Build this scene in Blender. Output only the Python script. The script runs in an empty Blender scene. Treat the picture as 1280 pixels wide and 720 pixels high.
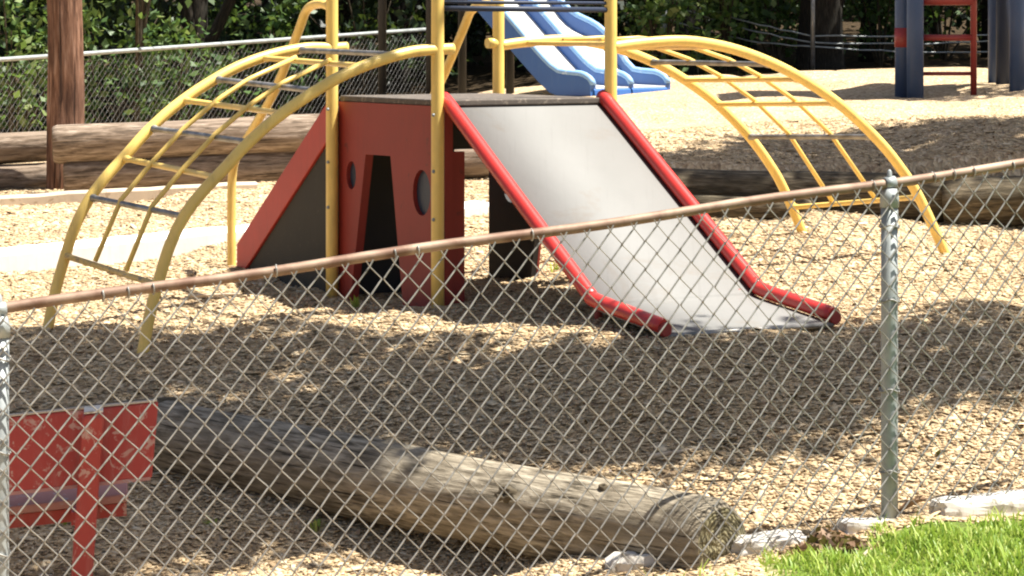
import bpy, math, random
import numpy as np
from mathutils import Vector, Matrix
from mathutils.geometry import tessellate_polygon
R = math.radians
random.seed(7)
rng = np.random.default_rng(11)
scene = bpy.context.scene
col = scene.collection

# ------------------------------------------------------------------ camera model (used to measure, and for the real camera)
F, Y0, EYE = 3500.0, 30.0, 1.385
def at(px, py, Y):
    return Vector(((px - 640) / F * Y, Y, EYE - (py - Y0) / F * Y))
def atx(px, Y):
    return (px - 640) / F * Y

SUN = Vector((0.44, -0.03, 1.0))

# ------------------------------------------------------------------ terrain
LOW = [at(1118, 652, 9.65), at(880, 706, 9.37), at(480, 778, 8.95), at(2, 880, 8.5), at(1290, 632, 9.85),
       at(547, 393, 13.4), at(180, 438, 12.59), at(51, 412, 13.5), at(1184, 319, 15.09), at(1005, 298, 15.9),
       at(830, 424, 11.9), at(1035, 408, 12.4), at(215, 592, 11.35), at(430, 655, 10.65), at(650, 706, 10.05), at(100, 240, 20.0), at(100, 328, 16.0), at(590, 217, 20.5),
       at(900, 268, 17.2), at(1280, 287, 16.5), at(930, 697, 9.5),
       Vector((-6.0, 30, -.2)), Vector((-3.5, 36, -.07)), Vector((-8, 24, -.1)), Vector((-2.6, 24, .15)),
       Vector((5, 12.5, .28)), Vector((4.5, 8, -.2)), Vector((-5, 8, -1.1)), Vector((-5, 13, -.25)), Vector((0, 6, -.8)),
       Vector((6, 17, .35)), Vector((0, 42, .2)), Vector((-12, 42, -.1))]
HIGH = [at(860, 208, 17.75), at(900, 178, 19.2), at(1135, 119, 26), at(760, 114, 28), at(1280, 200, 17.3), at(1280, 162, 19.0), at(1020, 93, 38), at(1280, 80, 40),
        Vector((-3, 22, .25)), Vector((-6, 30, -.2)), Vector((-3.5, 36, -.07)), Vector((-.8, 33, .5)), Vector((8, 18, .7)),
        Vector((-10, 22, 0)), Vector((12, 40, 1.0)), Vector((-12, 42, -.1)), Vector((0, 42, .6))]
class TPS:
    def __init__(s, pts, lam):
        P = np.array([p[:] for p in pts]); s.P = P[:, :2]; n = len(P)
        d = np.linalg.norm(s.P[:, None] - s.P[None], axis=2)
        K = np.where(d > 0, d * d * np.log(np.maximum(d, 1e-9)), 0) + lam * np.eye(n)
        Q = np.c_[np.ones(n), s.P]
        M = np.block([[K, Q], [Q.T, np.zeros((3, 3))]])
        s.w = np.linalg.solve(M, np.r_[P[:, 2], 0, 0, 0])
    def __call__(s, x, y):
        x = np.clip(x, -12, 12); y = np.clip(y, 5, 44)
        q = np.stack([x, y], -1)
        d = np.linalg.norm(q[..., None, :] - s.P, axis=-1)
        U = np.where(d > 0, d * d * np.log(np.maximum(d, 1e-9)), 0)
        n = len(s.P)
        return U @ s.w[:n] + s.w[n] + s.w[n + 1] * x + s.w[n + 2] * y
low, high = TPS(LOW, .02), TPS(HIGH, .05)
def sst(t):
    t = np.clip(t, 0, 1); return t * t * (3 - 2 * t)
def wall_y(x):
    k = sst((np.asarray(x) + .2) / 1.15)
    return 20.6 * (1 - k) + (17.78 - .28 * (np.asarray(x) - 1.0)) * k
def hgt(x, y):
    x = np.asarray(x, float); y = np.asarray(y, float)
    w = .30 + 1.6 * (1 - sst((x - .3) / .7))
    m = sst((y - wall_y(x)) / w)
    z = low(x, y) * (1 - m) + high(x, y) * m
    bank = np.maximum(y - 43, 0)
    z = z - .075 * np.exp(-((x - .5) / .5) ** 2 - ((y - 9.36) / .22) ** 2)      # scour in front of the log's end
    return z + np.minimum(bank * .09, 9)
def gz(x, y): return float(hgt(x, y))
def ground_hit(px, py):
    d = Vector(((px - 640) / F, 1, -(py - Y0) / F)); t = 7.5
    while t < 60:
        p = d * t
        if EYE + p.z < gz(p.x, p.y): break
        t += .03
    p = d * t
    return Vector((p.x, p.y, gz(p.x, p.y)))

# ------------------------------------------------------------------ materials
def new_mat(name):
    m = bpy.data.materials.new(name); m.use_nodes = True
    nt = m.node_tree; b = nt.nodes['Principled BSDF']
    return m, nt, b
def N(nt, t, **kw):
    n = nt.nodes.new(t)
    for k, v in kw.items(): setattr(n, k, v)
    return n
def ramp(nt, fac, stops):
    r = N(nt, 'ShaderNodeValToRGB'); e = r.color_ramp.elements
    while len(e) < len(stops): e.new(.5)
    for i, (p, c) in enumerate(stops): e[i].position = p; e[i].color = (*c, 1)
    nt.links.new(fac, r.inputs[0]); return r.outputs[0]
def noise(nt, scale, detail=4, vec=None, dist=0, rough=.55):
    n = N(nt, 'ShaderNodeTexNoise'); n.inputs['Scale'].default_value = scale; n.inputs['Detail'].default_value = detail
    n.inputs['Distortion'].default_value = dist; n.inputs['Roughness'].default_value = rough
    if vec is not None: nt.links.new(vec, n.inputs['Vector'])
    return n.outputs['Fac']
def mixc(nt, fac, a, b, blend='MIX'):
    m = N(nt, 'ShaderNodeMix', data_type='RGBA', blend_type=blend)
    for s, v in ((0, fac), (6, a), (7, b)):
        if hasattr(v, 'is_linked'): nt.links.new(v, m.inputs[s])
        else: m.inputs[s].default_value = v if s == 0 else (*v, 1)
    return m.outputs[2]
def bump(nt, b, h, strength=.4, dist=.01):
    n = N(nt, 'ShaderNodeBump'); n.inputs['Strength'].default_value = strength; n.inputs['Distance'].default_value = dist
    nt.links.new(h, n.inputs['Height']); nt.links.new(n.outputs[0], b.inputs['Normal'])
def objco(nt): return N(nt, 'ShaderNodeTexCoord').outputs['Object']
def uvco(nt, sx, sy):
    m = N(nt, 'ShaderNodeMapping'); m.inputs['Scale'].default_value = (sx, sy, 1)
    nt.links.new(N(nt, 'ShaderNodeTexCoord').outputs['UV'], m.inputs[0]); return m.outputs[0]

def paint(name, base, wear=(.2, .12, .06), worn=.62, rough=.45, scale=9, metallic=0, spec=.5):
    """weathered paint: slow tone drift, chips where the undercoat shows, fine bump"""
    m, nt, b = new_mat(name); v = objco(nt)
    d = tuple(c * .72 for c in base)
    c = mixc(nt, noise(nt, scale * .6, 5, v), d, tuple(min(1, c * 1.12) for c in base))
    ch = ramp(nt, noise(nt, scale * 3, 6, v, .6, .65), [(worn, (0, 0, 0)), (worn + .05, (1, 1, 1))])
    c = mixc(nt, ch, c, wear)
    mp = N(nt, 'ShaderNodeMapping'); mp.inputs['Scale'].default_value = (7, 7, .9); nt.links.new(v, mp.inputs[0])
    gr = ramp(nt, noise(nt, 3.2, 7, mp.outputs[0], .4, .7), [(.5, (0, 0, 0)), (.75, (.55, .55, .55))])
    c = mixc(nt, gr, c, tuple(.5 * a_ + .5 * k_ for a_, k_ in zip(wear, d)))
    nt.links.new(c, b.inputs['Base Color']); b.inputs['Roughness'].default_value = rough
    b.inputs['Metallic'].default_value = metallic; b.inputs['Specular IOR Level'].default_value = spec
    bump(nt, b, noise(nt, scale * 12, 4, v), .15, .004); return m
def metal(name, a, c, rough=.4, met=.8, scale=12):
    m, nt, b = new_mat(name); v = objco(nt)
    nt.links.new(ramp(nt, noise(nt, scale, 6, v, .4), [(.35, a), (.65, c)]), b.inputs['Base Color'])
    b.inputs['Metallic'].default_value = met; b.inputs['Roughness'].default_value = rough
    bump(nt, b, noise(nt, scale * 9, 3, v), .12, .003); return m
def wood(name, cols, su=8, sv=1.2, bmp=.6):
    """weathered log: grain streaks along the length from the log's own UV"""
    m, nt, b = new_mat(name)
    g = noise(nt, 5, 8, uvco(nt, su, sv), .35, .65)
    big = noise(nt, 1.6, 4, uvco(nt, 2.2, 1.0), .2)
    c = ramp(nt, g, [(.36, cols[0]), (.46, cols[1]), (.55, cols[2]), (.67, cols[3])])
    c = mixc(nt, ramp(nt, big, [(.42, (0, 0, 0)), (.62, (.75, .75, .75))]), c, cols[4])
    ck = ramp(nt, noise(nt, 7, 5, uvco(nt, su * 1.6, sv * .35), .25, .6), [(.36, (0, 0, 0)), (.40, (1, 1, 1))])
    c = mixc(nt, ck, tuple(k * .22 for k in cols[1]), c)
    nt.links.new(c, b.inputs['Base Color']); b.inputs['Roughness'].default_value = .9
    b.inputs['Specular IOR Level'].default_value = .2
    mm = N(nt, 'ShaderNodeMath', operation='MULTIPLY'); nt.links.new(g, mm.inputs[0]); nt.links.new(ck, mm.inputs[1])
    bump(nt, b, mm.outputs[0], bmp, .02); return m
def leafmat(name, cols, trans=.35):
    m, nt, b = new_mat(name)
    ri = N(nt, 'ShaderNodeNewGeometry').outputs['Random Per Island']
    c = ramp(nt, ri, [(i / (len(cols) - 1), k) for i, k in enumerate(cols)])
    nt.links.new(c, b.inputs['Base Color']); b.inputs['Roughness'].default_value = .5
    t = N(nt, 'ShaderNodeBsdfTranslucent')
    nt.links.new(mixc(nt, .5, c, (.16, .22, .03)), t.inputs['Color'])
    mx = N(nt, 'ShaderNodeMixShader'); mx.inputs[0].default_value = trans
    nt.links.new(b.outputs[0], mx.inputs[1]); nt.links.new(t.outputs[0], mx.inputs[2])
    nt.links.new(mx.outputs[0], nt.nodes['Material Output'].inputs[0]); return m

# the fence's line on the ground (also the border between lawn and mulch)
FR = at(1118, 652, 9.65); FL = at(2, 880, 8.5)
fdir = Vector((FR.x - FL.x, FR.y - FL.y)).normalized()

def ground_material():
    m, nt, b = new_mat('mulch_ground'); v = objco(nt)
    vo = N(nt, 'ShaderNodeTexVoronoi'); vo.inputs['Scale'].default_value = 46; vo.inputs['Randomness'].default_value = 1
    mp = N(nt, 'ShaderNodeMapping'); mp.inputs['Scale'].default_value = (1, .75, .4)
    wob = N(nt, 'ShaderNodeTexNoise'); wob.inputs['Scale'].default_value = 9
    nt.links.new(v, wob.inputs['Vector'])
    va = N(nt, 'ShaderNodeVectorMath', operation='MULTIPLY_ADD'); va.inputs[1].default_value = (.09, .09, .09)
    nt.links.new(wob.outputs['Color'], va.inputs[0]); nt.links.new(v, va.inputs[2])
    nt.links.new(va.outputs[0], mp.inputs[0]); nt.links.new(mp.outputs[0], vo.inputs['Vector'])
    sep = N(nt, 'ShaderNodeSeparateColor'); nt.links.new(vo.outputs['Color'], sep.inputs[0])
    chips = ramp(nt, sep.outputs[0], [(0, (.34, .235, .14)), (.25, (.46, .335, .2)), (.6, (.55, .41, .25)), (.85, (.62, .48, .30)), (1, (.68, .55, .38))])
    patch = ramp(nt, noise(nt, .9, 5, v, .3), [(.4, (.82, .8, .78)), (.65, (1.06, 1.05, 1.02))])
    chips = mixc(nt, 1.0, chips, patch, 'MULTIPLY')
    # bare earth and old grey chips worn through here and there
    old = ramp(nt, noise(nt, 2.3, 7, v, .5, .65), [(.6, (0, 0, 0)), (.72, (.7, .7, .7))])
    chips = mixc(nt, old, chips, (.23, .16, .095))
    soil = ramp(nt, noise(nt, 24, 6, v), [(.3, (.07, .08, .02)), (.6, (.13, .19, .03)), (.8, (.2, .2, .07))])
    litter = ramp(nt, noise(nt, 14, 6, v), [(.3, (.02, .014, .008)), (.6, (.06, .04, .02)), (.8, (.1, .065, .03))])
    sx = N(nt, 'ShaderNodeSeparateXYZ'); nt.links.new(v, sx.inputs[0])
    # signed distance in front of the fence line, with a ragged border
    nx, ny = fdir.y, -fdir.x
    def lin(a, bb, c0):
        p = N(nt, 'ShaderNodeMath', operation='MULTIPLY'); nt.links.new(sx.outputs[0], p.inputs[0]); p.inputs[1].default_value = a
        q = N(nt, 'ShaderNodeMath', operation='MULTIPLY_ADD'); nt.links.new(sx.outputs[1], q.inputs[0]); q.inputs[1].default_value = bb
        nt.links.new(p.outputs[0], q.inputs[2])
        r = N(nt, 'ShaderNodeMath', operation='ADD'); nt.links.new(q.outputs[0], r.inputs[0]); r.inputs[1].default_value = c0
        return r.outputs[0]
    def ragged(val, sc, amp, lo, hi):
        a = N(nt, 'ShaderNodeMath', operation='MULTIPLY_ADD'); nt.links.new(noise(nt, sc, 4, v), a.inputs[0])
        a.inputs[1].default_value = amp; nt.links.new(val, a.inputs[2])
        mr = N(nt, 'ShaderNodeMapRange'); nt.links.new(a.outputs[0], mr.inputs[0]); mr.inputs[1].default_value = lo; mr.inputs[2].default_value = hi
        return mr.outputs[0]
    front = lin(nx, ny, -(FR.x * nx + FR.y * ny))
    mm = N(nt, 'ShaderNodeMath', operation='MULTIPLY'); nt.links.new(ragged(front, 5, .3, .14, .24), mm.inputs[0])
    nt.links.new(ragged(lin(1, 0, 0), 7, .3, .92, 1.02), mm.inputs[1]); c = mixc(nt, mm.outputs[0], chips, soil)
    c = mixc(nt, ragged(lin(-.18, 1, 0), 1.2, 3, 36.0, 37.5), c, litter)
    nt.links.new(c, b.inputs['Base Color']); b.inputs['Roughness'].default_value = .95
    b.inputs['Specular IOR Level'].default_value = .15
    h = N(nt, 'ShaderNodeMath', operation='ADD'); nt.links.new(sep.outputs[1], h.inputs[0]); nt.links.new(vo.outputs['Distance'], h.inputs[1])
    bump(nt, b, h.outputs[0], .8, .02); return m

def islands(name, stops, rough=.9):
    m, nt, b = new_mat(name)
    ri = N(nt, 'ShaderNodeNewGeometry').outputs['Random Per Island']
    c = ramp(nt, ri, stops)
    nt.links.new(mixc(nt, ramp(nt, noise(nt, 60, 4, objco(nt)), [(.3, (0, 0, 0)), (.8, (.5, .5, .5))]), c, (.3, .2, .11)), b.inputs['Base Color'])
    b.inputs['Roughness'].default_value = rough; b.inputs['Specular IOR Level'].default_value = .2; return m

M = {
 'ground': ground_material(),
 'chips': islands('wood_chip', [(0, (.24, .165, .10)), (.12, (.44, .315, .175)), (.45, (.59, .44, .255)), (.75, (.66, .51, .31)), (1, (.75, .63, .43))]),
 'yellow': paint('yellow_paint', (.86, .6, .16), (.34, .22, .1), .7, .38),
 'yellow_dull': paint('worn_yellow_paint', (.6, .42, .13), (.25, .19, .12), .55, .5),
 'bare_rung': metal('bare_steel_rung', (.16, .15, .13), (.34, .33, .31), .45, .6),
 'red': paint('red_paint', (.44, .035, .025), (.2, .03, .02), .68, .5),
 'red_panel': paint('dull_red_panel_paint', (.27, .026, .017), (.14, .02, .015), .64, .6, 5),
 'red_rail': paint('red_rail_paint', (.5, .035, .028), (.2, .03, .02), .7, .35),
 'black': paint('black_and_shade', (.012, .011, .01), (.03, .025, .02), .66, .7),  # black paint; also holds the shade under and inside the climber
 'dark_board': paint('dark_grey_board', (.036, .032, .022), (.06, .05, .035), .62, .8),
 'steel': metal('slide_steel', (.205, .2, .187), (.24, .235, .221), .75, .15, 2),
 'galv': metal('galvanised_steel', (.25, .27, .265), (.36, .385, .375), .6, .3, 10),
 'wire': metal('galvanised_wire', (.20, .192, .17), (.32, .308, .275), .5, .25, 22),
 'rust_rail': metal('rusty_rail', (.14, .075, .045), (.33, .235, .165), .65, .3, 7),
 'steel_bed': None, 'porthole': paint('blue_grey_disc', (.02, .034, .058), (.05, .05, .05), .68, .5),
 'deckwood': paint('deck_rubber', (.10, .082, .066), (.2, .165, .13), .56, .85),
 'navy': paint('navy_paint', (.012, .022, .05), (.03, .03, .04), .66, .6),
 'blue': paint('blue_plastic', (.035, .12, .36), (.1, .2, .42), .68, .4, 4),
 'pale_bed': paint('pale_slide_bed', (.62, .62, .58), (.45, .45, .42), .64, .5, 4),
 'blue_post': paint('blue_post_paint', (.035, .07, .16), (.08, .09, .13), .63, .5),
 'ladder_red': paint('dark_red_ladder', (.3, .035, .03), (.12, .03, .02), .64, .5),
 'bench_red': paint('bench_red', (.37, .042, .03), (.44, .25, .2), .57, .65, 6),
 'bench_top': paint('worn_bench_top', (.42, .2, .17), (.34, .29, .28), .58, .8, 5),
 'bare_wood': paint('bare_timber', (.55, .45, .33), (.36, .27, .18), .58, .85, 6),
 'concrete': paint('pale_concrete', (.64, .6, .53), (.34, .29, .22), .58, .95, 7),
 'log': wood('weathered_log', [(.05, .04, .026), (.168, .14, .098), (.31, .266, .195), (.46, .405, .31), (.21, .176, .125)]),
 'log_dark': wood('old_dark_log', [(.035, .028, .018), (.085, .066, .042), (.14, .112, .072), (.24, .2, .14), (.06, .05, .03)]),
 'log_brown': wood('brown_log', [(.07, .05, .034), (.17, .125, .088), (.28, .215, .158), (.42, .345, .27), (.22, .165, .12)], 7, 1.0),
 'pole': wood('stripped_cedar_pole', [(.06, .03, .019), (.16, .082, .05), (.26, .14, .088), (.42, .27, .19), (.1, .05, .032)], 5, .5, 1.0),
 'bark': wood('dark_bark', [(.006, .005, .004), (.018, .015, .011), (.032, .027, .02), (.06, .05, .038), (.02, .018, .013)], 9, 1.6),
 'bark_brown': wood('brown_bark', [(.02, .014, .008), (.055, .042, .026), (.1, .08, .05), (.16, .13, .09), (.06, .045, .03)], 9, 1.6),
 'leaf_a': leafmat('broad_leaf', [(.02, .05, .013), (.042, .1, .022), (.075, .145, .035), (.13, .2, .06)], .4),
 'leaf_b': leafmat('bright_leaf', [(.035, .085, .018), (.09, .175, .035), (.15, .235, .06), (.25, .3, .11)], .42),
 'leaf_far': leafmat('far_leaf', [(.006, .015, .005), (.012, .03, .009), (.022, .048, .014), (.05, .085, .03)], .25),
 'grass': leafmat('lawn_blade', [(.16, .27, .03), (.25, .4, .04), (.33, .46, .06), (.4, .5, .08), (.48, .5, .13)], .4),
 'dead': leafmat('dead_leaf', [(.05, .025, .012), (.14, .07, .03), (.28, .17, .09), (.45, .33, .2)], .15),
}
def bed_mat():
    m, nt, b = new_mat('worn_slide_steel'); v = objco(nt)
    c = ramp(nt, noise(nt, 1.7, 5, v, .3), [(.3, (.168, .165, .153)), (.7, (.192, .188, .176))])
    mp = N(nt, 'ShaderNodeMapping'); mp.inputs['Rotation'].default_value = (0, 0, -.56); mp.inputs['Scale'].default_value = (26, 1.1, 1.1)
    mp.vector_type = 'TEXTURE' if False else 'POINT'; nt.links.new(v, mp.inputs[0])
    sc = ramp(nt, noise(nt, 2.2, 8, mp.outputs[0], .2, .7), [(.55, (0, 0, 0)), (.75, (.4, .4, .4))])
    c = mixc(nt, sc, c, (.13, .125, .115))
    di = ramp(nt, noise(nt, 2.6, 7, v, .6, .65), [(.56, (0, 0, 0)), (.74, (.7, .7, .7))])
    c = mixc(nt, di, c, (.15, .115, .08))
    nt.links.new(c, b.inputs['Base Color']); b.inputs['Metallic'].default_value = .08; b.inputs['Roughness'].default_value = .74
    bump(nt, b, noise(nt, 3.5, 4, v), .2, .02); return m
def ring_mat():
    m, nt, b = new_mat('sawn_end_grain'); v = objco(nt)
    ln = N(nt, 'ShaderNodeVectorMath', operation='LENGTH'); nt.links.new(N(nt, 'ShaderNodeTexCoord').outputs['UV'], ln.inputs[0])
    n1 = noise(nt, 2.2, 5, uvco(nt, 1, 1), .3)
    a1 = N(nt, 'ShaderNodeMath', operation='MULTIPLY_ADD'); nt.links.new(n1, a1.inputs[0]); a1.inputs[1].default_value = .35; nt.links.new(ln.outputs['Value'], a1.inputs[2])
    f1 = N(nt, 'ShaderNodeMath', operation='MULTIPLY'); nt.links.new(a1.outputs[0], f1.inputs[0]); f1.inputs[1].default_value = 62
    s1 = N(nt, 'ShaderNodeMath', operation='SINE'); nt.links.new(f1.outputs[0], s1.inputs[0])
    s2 = N(nt, 'ShaderNodeMath', operation='MULTIPLY_ADD'); nt.links.new(s1.outputs[0], s2.inputs[0]); s2.inputs[1].default_value = .12; nt.links.new(noise(nt, 16, 7, v, .4), s2.inputs[2])
    c = ramp(nt, s2.outputs[0], [(.3, (.05, .043, .022)), (.45, (.16, .138, .07)), (.58, (.25, .215, .115)), (.75, (.32, .27, .16))])
    rot = ramp(nt, noise(nt, 7, 5, v, .8), [(.5, (0, 0, 0)), (.62, (1, 1, 1))])
    c = mixc(nt, rot, c, (.05, .04, .025))
    nt.links.new(c, b.inputs['Base Color']); b.inputs['Roughness'].default_value = .95
    bump(nt, b, s2.outputs[0], .5, .02); return m
M['ring'] = ring_mat(); M['steel_bed'] = bed_mat()
M['white_kerb'] = paint('whitewashed_kerb', (.84, .82, .76), (.6, .56, .48), .68, .9, 5)

# ------------------------------------------------------------------ mesh building
class MB:
    def __init__(s): s.v = []; s.f = []; s.uv = []; s.sm = []
    def face(s, idx, uv=None, smooth=False):
        s.f.append(tuple(idx)); s.uv.extend(uv if uv else [(0, 0)] * len(idx)); s.sm.append(smooth)
    def tube(s, pts, r, n=8, caps=True, smooth=True, wob=None):
        pts = [Vector(p) for p in pts]; k = len(pts)
        rr = r if isinstance(r, (list, tuple)) else [r] * k
        T = [(pts[min(i + 1, k - 1)] - pts[max(i - 1, 0)]).normalized() for i in range(k)]
        ref = Vector((0, 0, 1)) if abs(T[0].z) < .9 else Vector((1, 0, 0))
        a = T[0].cross(ref).normalized(); base = len(s.v); L = 0
        lens = []
        for i in range(k):
            if i: L += (pts[i] - pts[i - 1]).length
            lens.append(L)
            a = (a - T[i] * a.dot(T[i])).normalized(); b = T[i].cross(a)
            for j in range(n):
                t = 2 * math.pi * j / n; q = rr[i] * (wob(t, L) if wob else 1)
                s.v.append(pts[i] + a * (q * math.cos(t)) + b * (q * math.sin(t)))
        R0 = max(rr)
        for i in range(k - 1):
            for j in range(n):
                j2 = (j + 1) % n
                u0, u1 = j / n * 6.283 * R0, (j + 1) / n * 6.283 * R0
                s.face((base + i * n + j, base + i * n + j2, base + (i + 1) * n + j2, base + (i + 1) * n + j),
                       [(u0, lens[i]), (u1, lens[i]), (u1, lens[i + 1]), (u0, lens[i + 1])], smooth)
        if caps:
            s.face(tuple(base + j for j in range(n))[::-1]); s.face(tuple(base + (k - 1) * n + j for j in range(n)))
        return s
    def hexa(s, P, smooth=False):
        """8 points: bottom ring 0-3, top ring 4-7"""
        b = len(s.v); s.v += [Vector(p) for p in P]
        for q in ((3, 2, 1, 0), (4, 5, 6, 7), (0, 1, 5, 4), (1, 2, 6, 5), (2, 3, 7, 6), (3, 0, 4, 7)): s.face([b + i for i in q])
        return s
    def box(s, o, ax, ay, az):
        """box from corner o along three vectors"""
        o = Vector(o); ax = Vector(ax); ay = Vector(ay); az = Vector(az)
        return s.hexa([o, o + ax, o + ax + ay, o + ay, o + az, o + ax + az, o + ax + ay + az, o + ay + az])
    def plate(s, outer, holes, to3, thick):
        """flat plate with holes; to3(a, b) maps the 2-D outline into space, thick is the thickness vector"""
        polys = [outer] + holes; flat = [p for q in polys for p in q]
        tris = tessellate_polygon([[Vector((p[0], p[1], 0)) for p in q] for q in polys])
        b = len(s.v); n = len(flat); thick = Vector(thick)
        s.v += [to3(*p) for p in flat] + [to3(*p) + thick for p in flat]
        for t in tris:
            s.face([b + t[0], b + t[1], b + t[2]]); s.face([b + n + t[2], b + n + t[1], b + n + t[0]])
        k = 0
        for q in polys:
            m = len(q)
            for i in range(m):
                j = (i + 1) % m; s.face((b + k + i, b + k + j, b + n + k + j, b + n + k + i))
            k += m
        return s
    def sphere(s, c, r, n=10, m=6, sz=1):
        c = Vector(c); b = len(s.v)
        for i in range(m + 1):
            p = math.pi * i / m
            for j in range(n):
                t = 2 * math.pi * j / n
                s.v.append(c + Vector((r * math.sin(p) * math.cos(t), r * math.sin(p) * math.sin(t), r * sz * math.cos(p))))
        for i in range(m):
            for j in range(n):
                j2 = (j + 1) % n; s.face((b + i * n + j, b + (i + 1) * n + j, b + (i + 1) * n + j2, b + i * n + j2), None, True)
        return s

def chain_loc(p):
    v = Vector((0, 0, 0))
    while p: v += p.location; p = p.parent
    return v
def obj(name, mb, mat, parent=None, origin=None, bevel=0):
    off = chain_loc(parent) if parent else Vector(origin or (0, 0, 0))
    me = bpy.data.meshes.new(name)
    me.from_pydata([(v - off)[:] for v in mb.v], [], mb.f)
    uv = me.uv_layers.new(name='UVMap'); uv.data.foreach_set('uv', np.array(mb.uv, dtype=np.float32).ravel())
    me.polygons.foreach_set('use_smooth', mb.sm); me.update(); me.materials.append(M[mat])
    o = bpy.data.objects.new(name, me); col.objects.link(o)
    if parent: o.parent = parent
    else: o.location = off
    if bevel:
        bv = o.modifiers.new('bevel', 'BEVEL'); bv.width = bevel; bv.segments = 2; bv.limit_method = 'ANGLE'; bv.angle_limit = R(40)
    return o
def np_obj(name, V, Fq, mat, parent=None, kind=None, origin=None):
    """quick mesh from arrays of quads"""
    off = np.array(chain_loc(parent)[:]) if parent else np.array((origin or Vector((0, 0, 0)))[:])
    me = bpy.data.meshes.new(name); V = (V - off).astype(np.float32); Fq = Fq.astype(np.int32); k = Fq.shape[1]
    me.vertices.add(len(V)); me.vertices.foreach_set('co', V.ravel())
    me.loops.add(Fq.size); me.loops.foreach_set('vertex_index', Fq.ravel())
    me.polygons.add(len(Fq)); me.polygons.foreach_set('loop_start', np.arange(0, Fq.size, k, dtype=np.int32))
    me.update(calc_edges=True); me.validate(); me.materials.append(M[mat])
    o = bpy.data.objects.new(name, me); col.objects.link(o)
    if parent: o.parent = parent
    else: o.location = off
    if kind: o['kind'] = kind
    return o
def tag(o, label, cat, group=None):
    o['label'] = label; o['category'] = cat
    if group: o['group'] = group
    return o
def thing(name, label, cat, loc, group=None):
    o = bpy.data.objects.new(name, None); o.empty_display_size = .2; col.objects.link(o); o.location = loc
    return tag(o, label, cat, group)
def copy_tree(o, parent=None):
    c = o.copy(); col.objects.link(c)
    if parent: c.parent = parent
    for ch in o.children: copy_tree(ch, c)
    return c
def spline(pts, n=8):
    """Catmull-Rom through points"""
    P = [Vector(p) for p in pts]; P = [P[0] * 2 - P[1]] + P + [P[-1] * 2 - P[-2]]; out = []
    for i in range(1, len(P) - 2):
        a, b, c, d = P[i - 1:i + 3]
        for k in range(n):
            t = k / n
            out.append(.5 * ((2 * b) + (c - a) * t + (2 * a - 5 * b + 4 * c - d) * t * t + (3 * b - a - 3 * c + d) * t ** 3))
    return out + [P[-2]]
def rot_quads(C, size, asp, tilt=None):
    """leaf-shaped quads (diamond with a fold) at centres C"""
    n = len(C); a = rng.normal(size=(n, 3)); a /= np.linalg.norm(a, axis=1)[:, None]
    h = rng.normal(size=(n, 3))
    if tilt is not None: h = h * tilt + np.array([0, 0, 1.0])
    b = np.cross(a, h); b /= np.linalg.norm(b, axis=1)[:, None]
    s = (size * rng.uniform(.6, 1.3, n))[:, None]
    nn = np.cross(a, b) * s * .12
    V = np.stack([C - a * s * .5, C + b * s * asp * .5 + nn, C + a * s * .5, C - b * s * asp * .5 + nn], 1).reshape(-1, 3)
    return V, np.arange(4 * n).reshape(-1, 4)

# ================================================================== SETTING: ground
def build_ground():
    xs = np.unique(np.round(np.concatenate([np.arange(-3.2, 4.4, .05), np.arange(-14, 14.1, .4), np.linspace(-260, 260, 53)]), 3))
    ys = np.unique(np.round(np.concatenate([np.arange(8.2, 19.5, .05), np.arange(19.5, 45, .2), np.arange(45, 80, 2), np.linspace(-60, 8.2, 25), np.linspace(80, 320, 21)]), 3))
    X, Y = np.meshgrid(xs, ys); Z = np.concatenate([hgt(X[i:i + 40], Y[i:i + 40]) for i in range(0, len(ys), 40)])
    # lumps and hollows of raked mulch
    lump = np.zeros_like(Z)
    for k in range(26):
        f = rng.uniform(1.2, 14); th = rng.uniform(0, 6.28); ph = rng.uniform(0, 6.28)
        lump += .03 / f ** .8 * np.sin(f * (X * math.cos(th) + Y * math.sin(th)) + ph + 1.3 * np.sin(1.7 * X + ph))
    near = ((np.abs(X) < 14) & (Y > 5) & (Y < 46))
    Z = Z + np.clip(lump, -.05, .05) * near * .8
    V = np.stack([X, Y, Z], -1).reshape(-1, 3); nx = len(xs)
    i, j = np.meshgrid(np.arange(len(ys) - 1), np.arange(nx - 1), indexing='ij'); a = (i * nx + j).ravel()
    o = np_obj('ground', V, np.stack([a, a + 1, a + nx + 1, a + nx], 1), 'ground', kind='structure')
    o.data.polygons.foreach_set('use_smooth', [True] * len(o.data.polygons))
    return xs, ys, Z
GX, GY, GZ = build_ground()
def gzs(x, y):
    """height of the built sheet (bilinear)"""
    x = np.asarray(x, float); y = np.asarray(y, float)
    i = np.clip(np.searchsorted(GX, x) - 1, 0, len(GX) - 2); j = np.clip(np.searchsorted(GY, y) - 1, 0, len(GY) - 2)
    tx = np.clip((x - GX[i]) / (GX[i + 1] - GX[i]), 0, 1); ty = np.clip((y - GY[j]) / (GY[j + 1] - GY[j]), 0, 1)
    return (GZ[j, i] * (1 - tx) + GZ[j, i + 1] * tx) * (1 - ty) + (GZ[j + 1, i] * (1 - tx) + GZ[j + 1, i + 1] * tx) * ty
def fence_side(x, y):
    """>0 in front of the fence (camera side)"""
    return (x - FR.x) * fdir.y - (y - FR.y) * fdir.x

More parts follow.
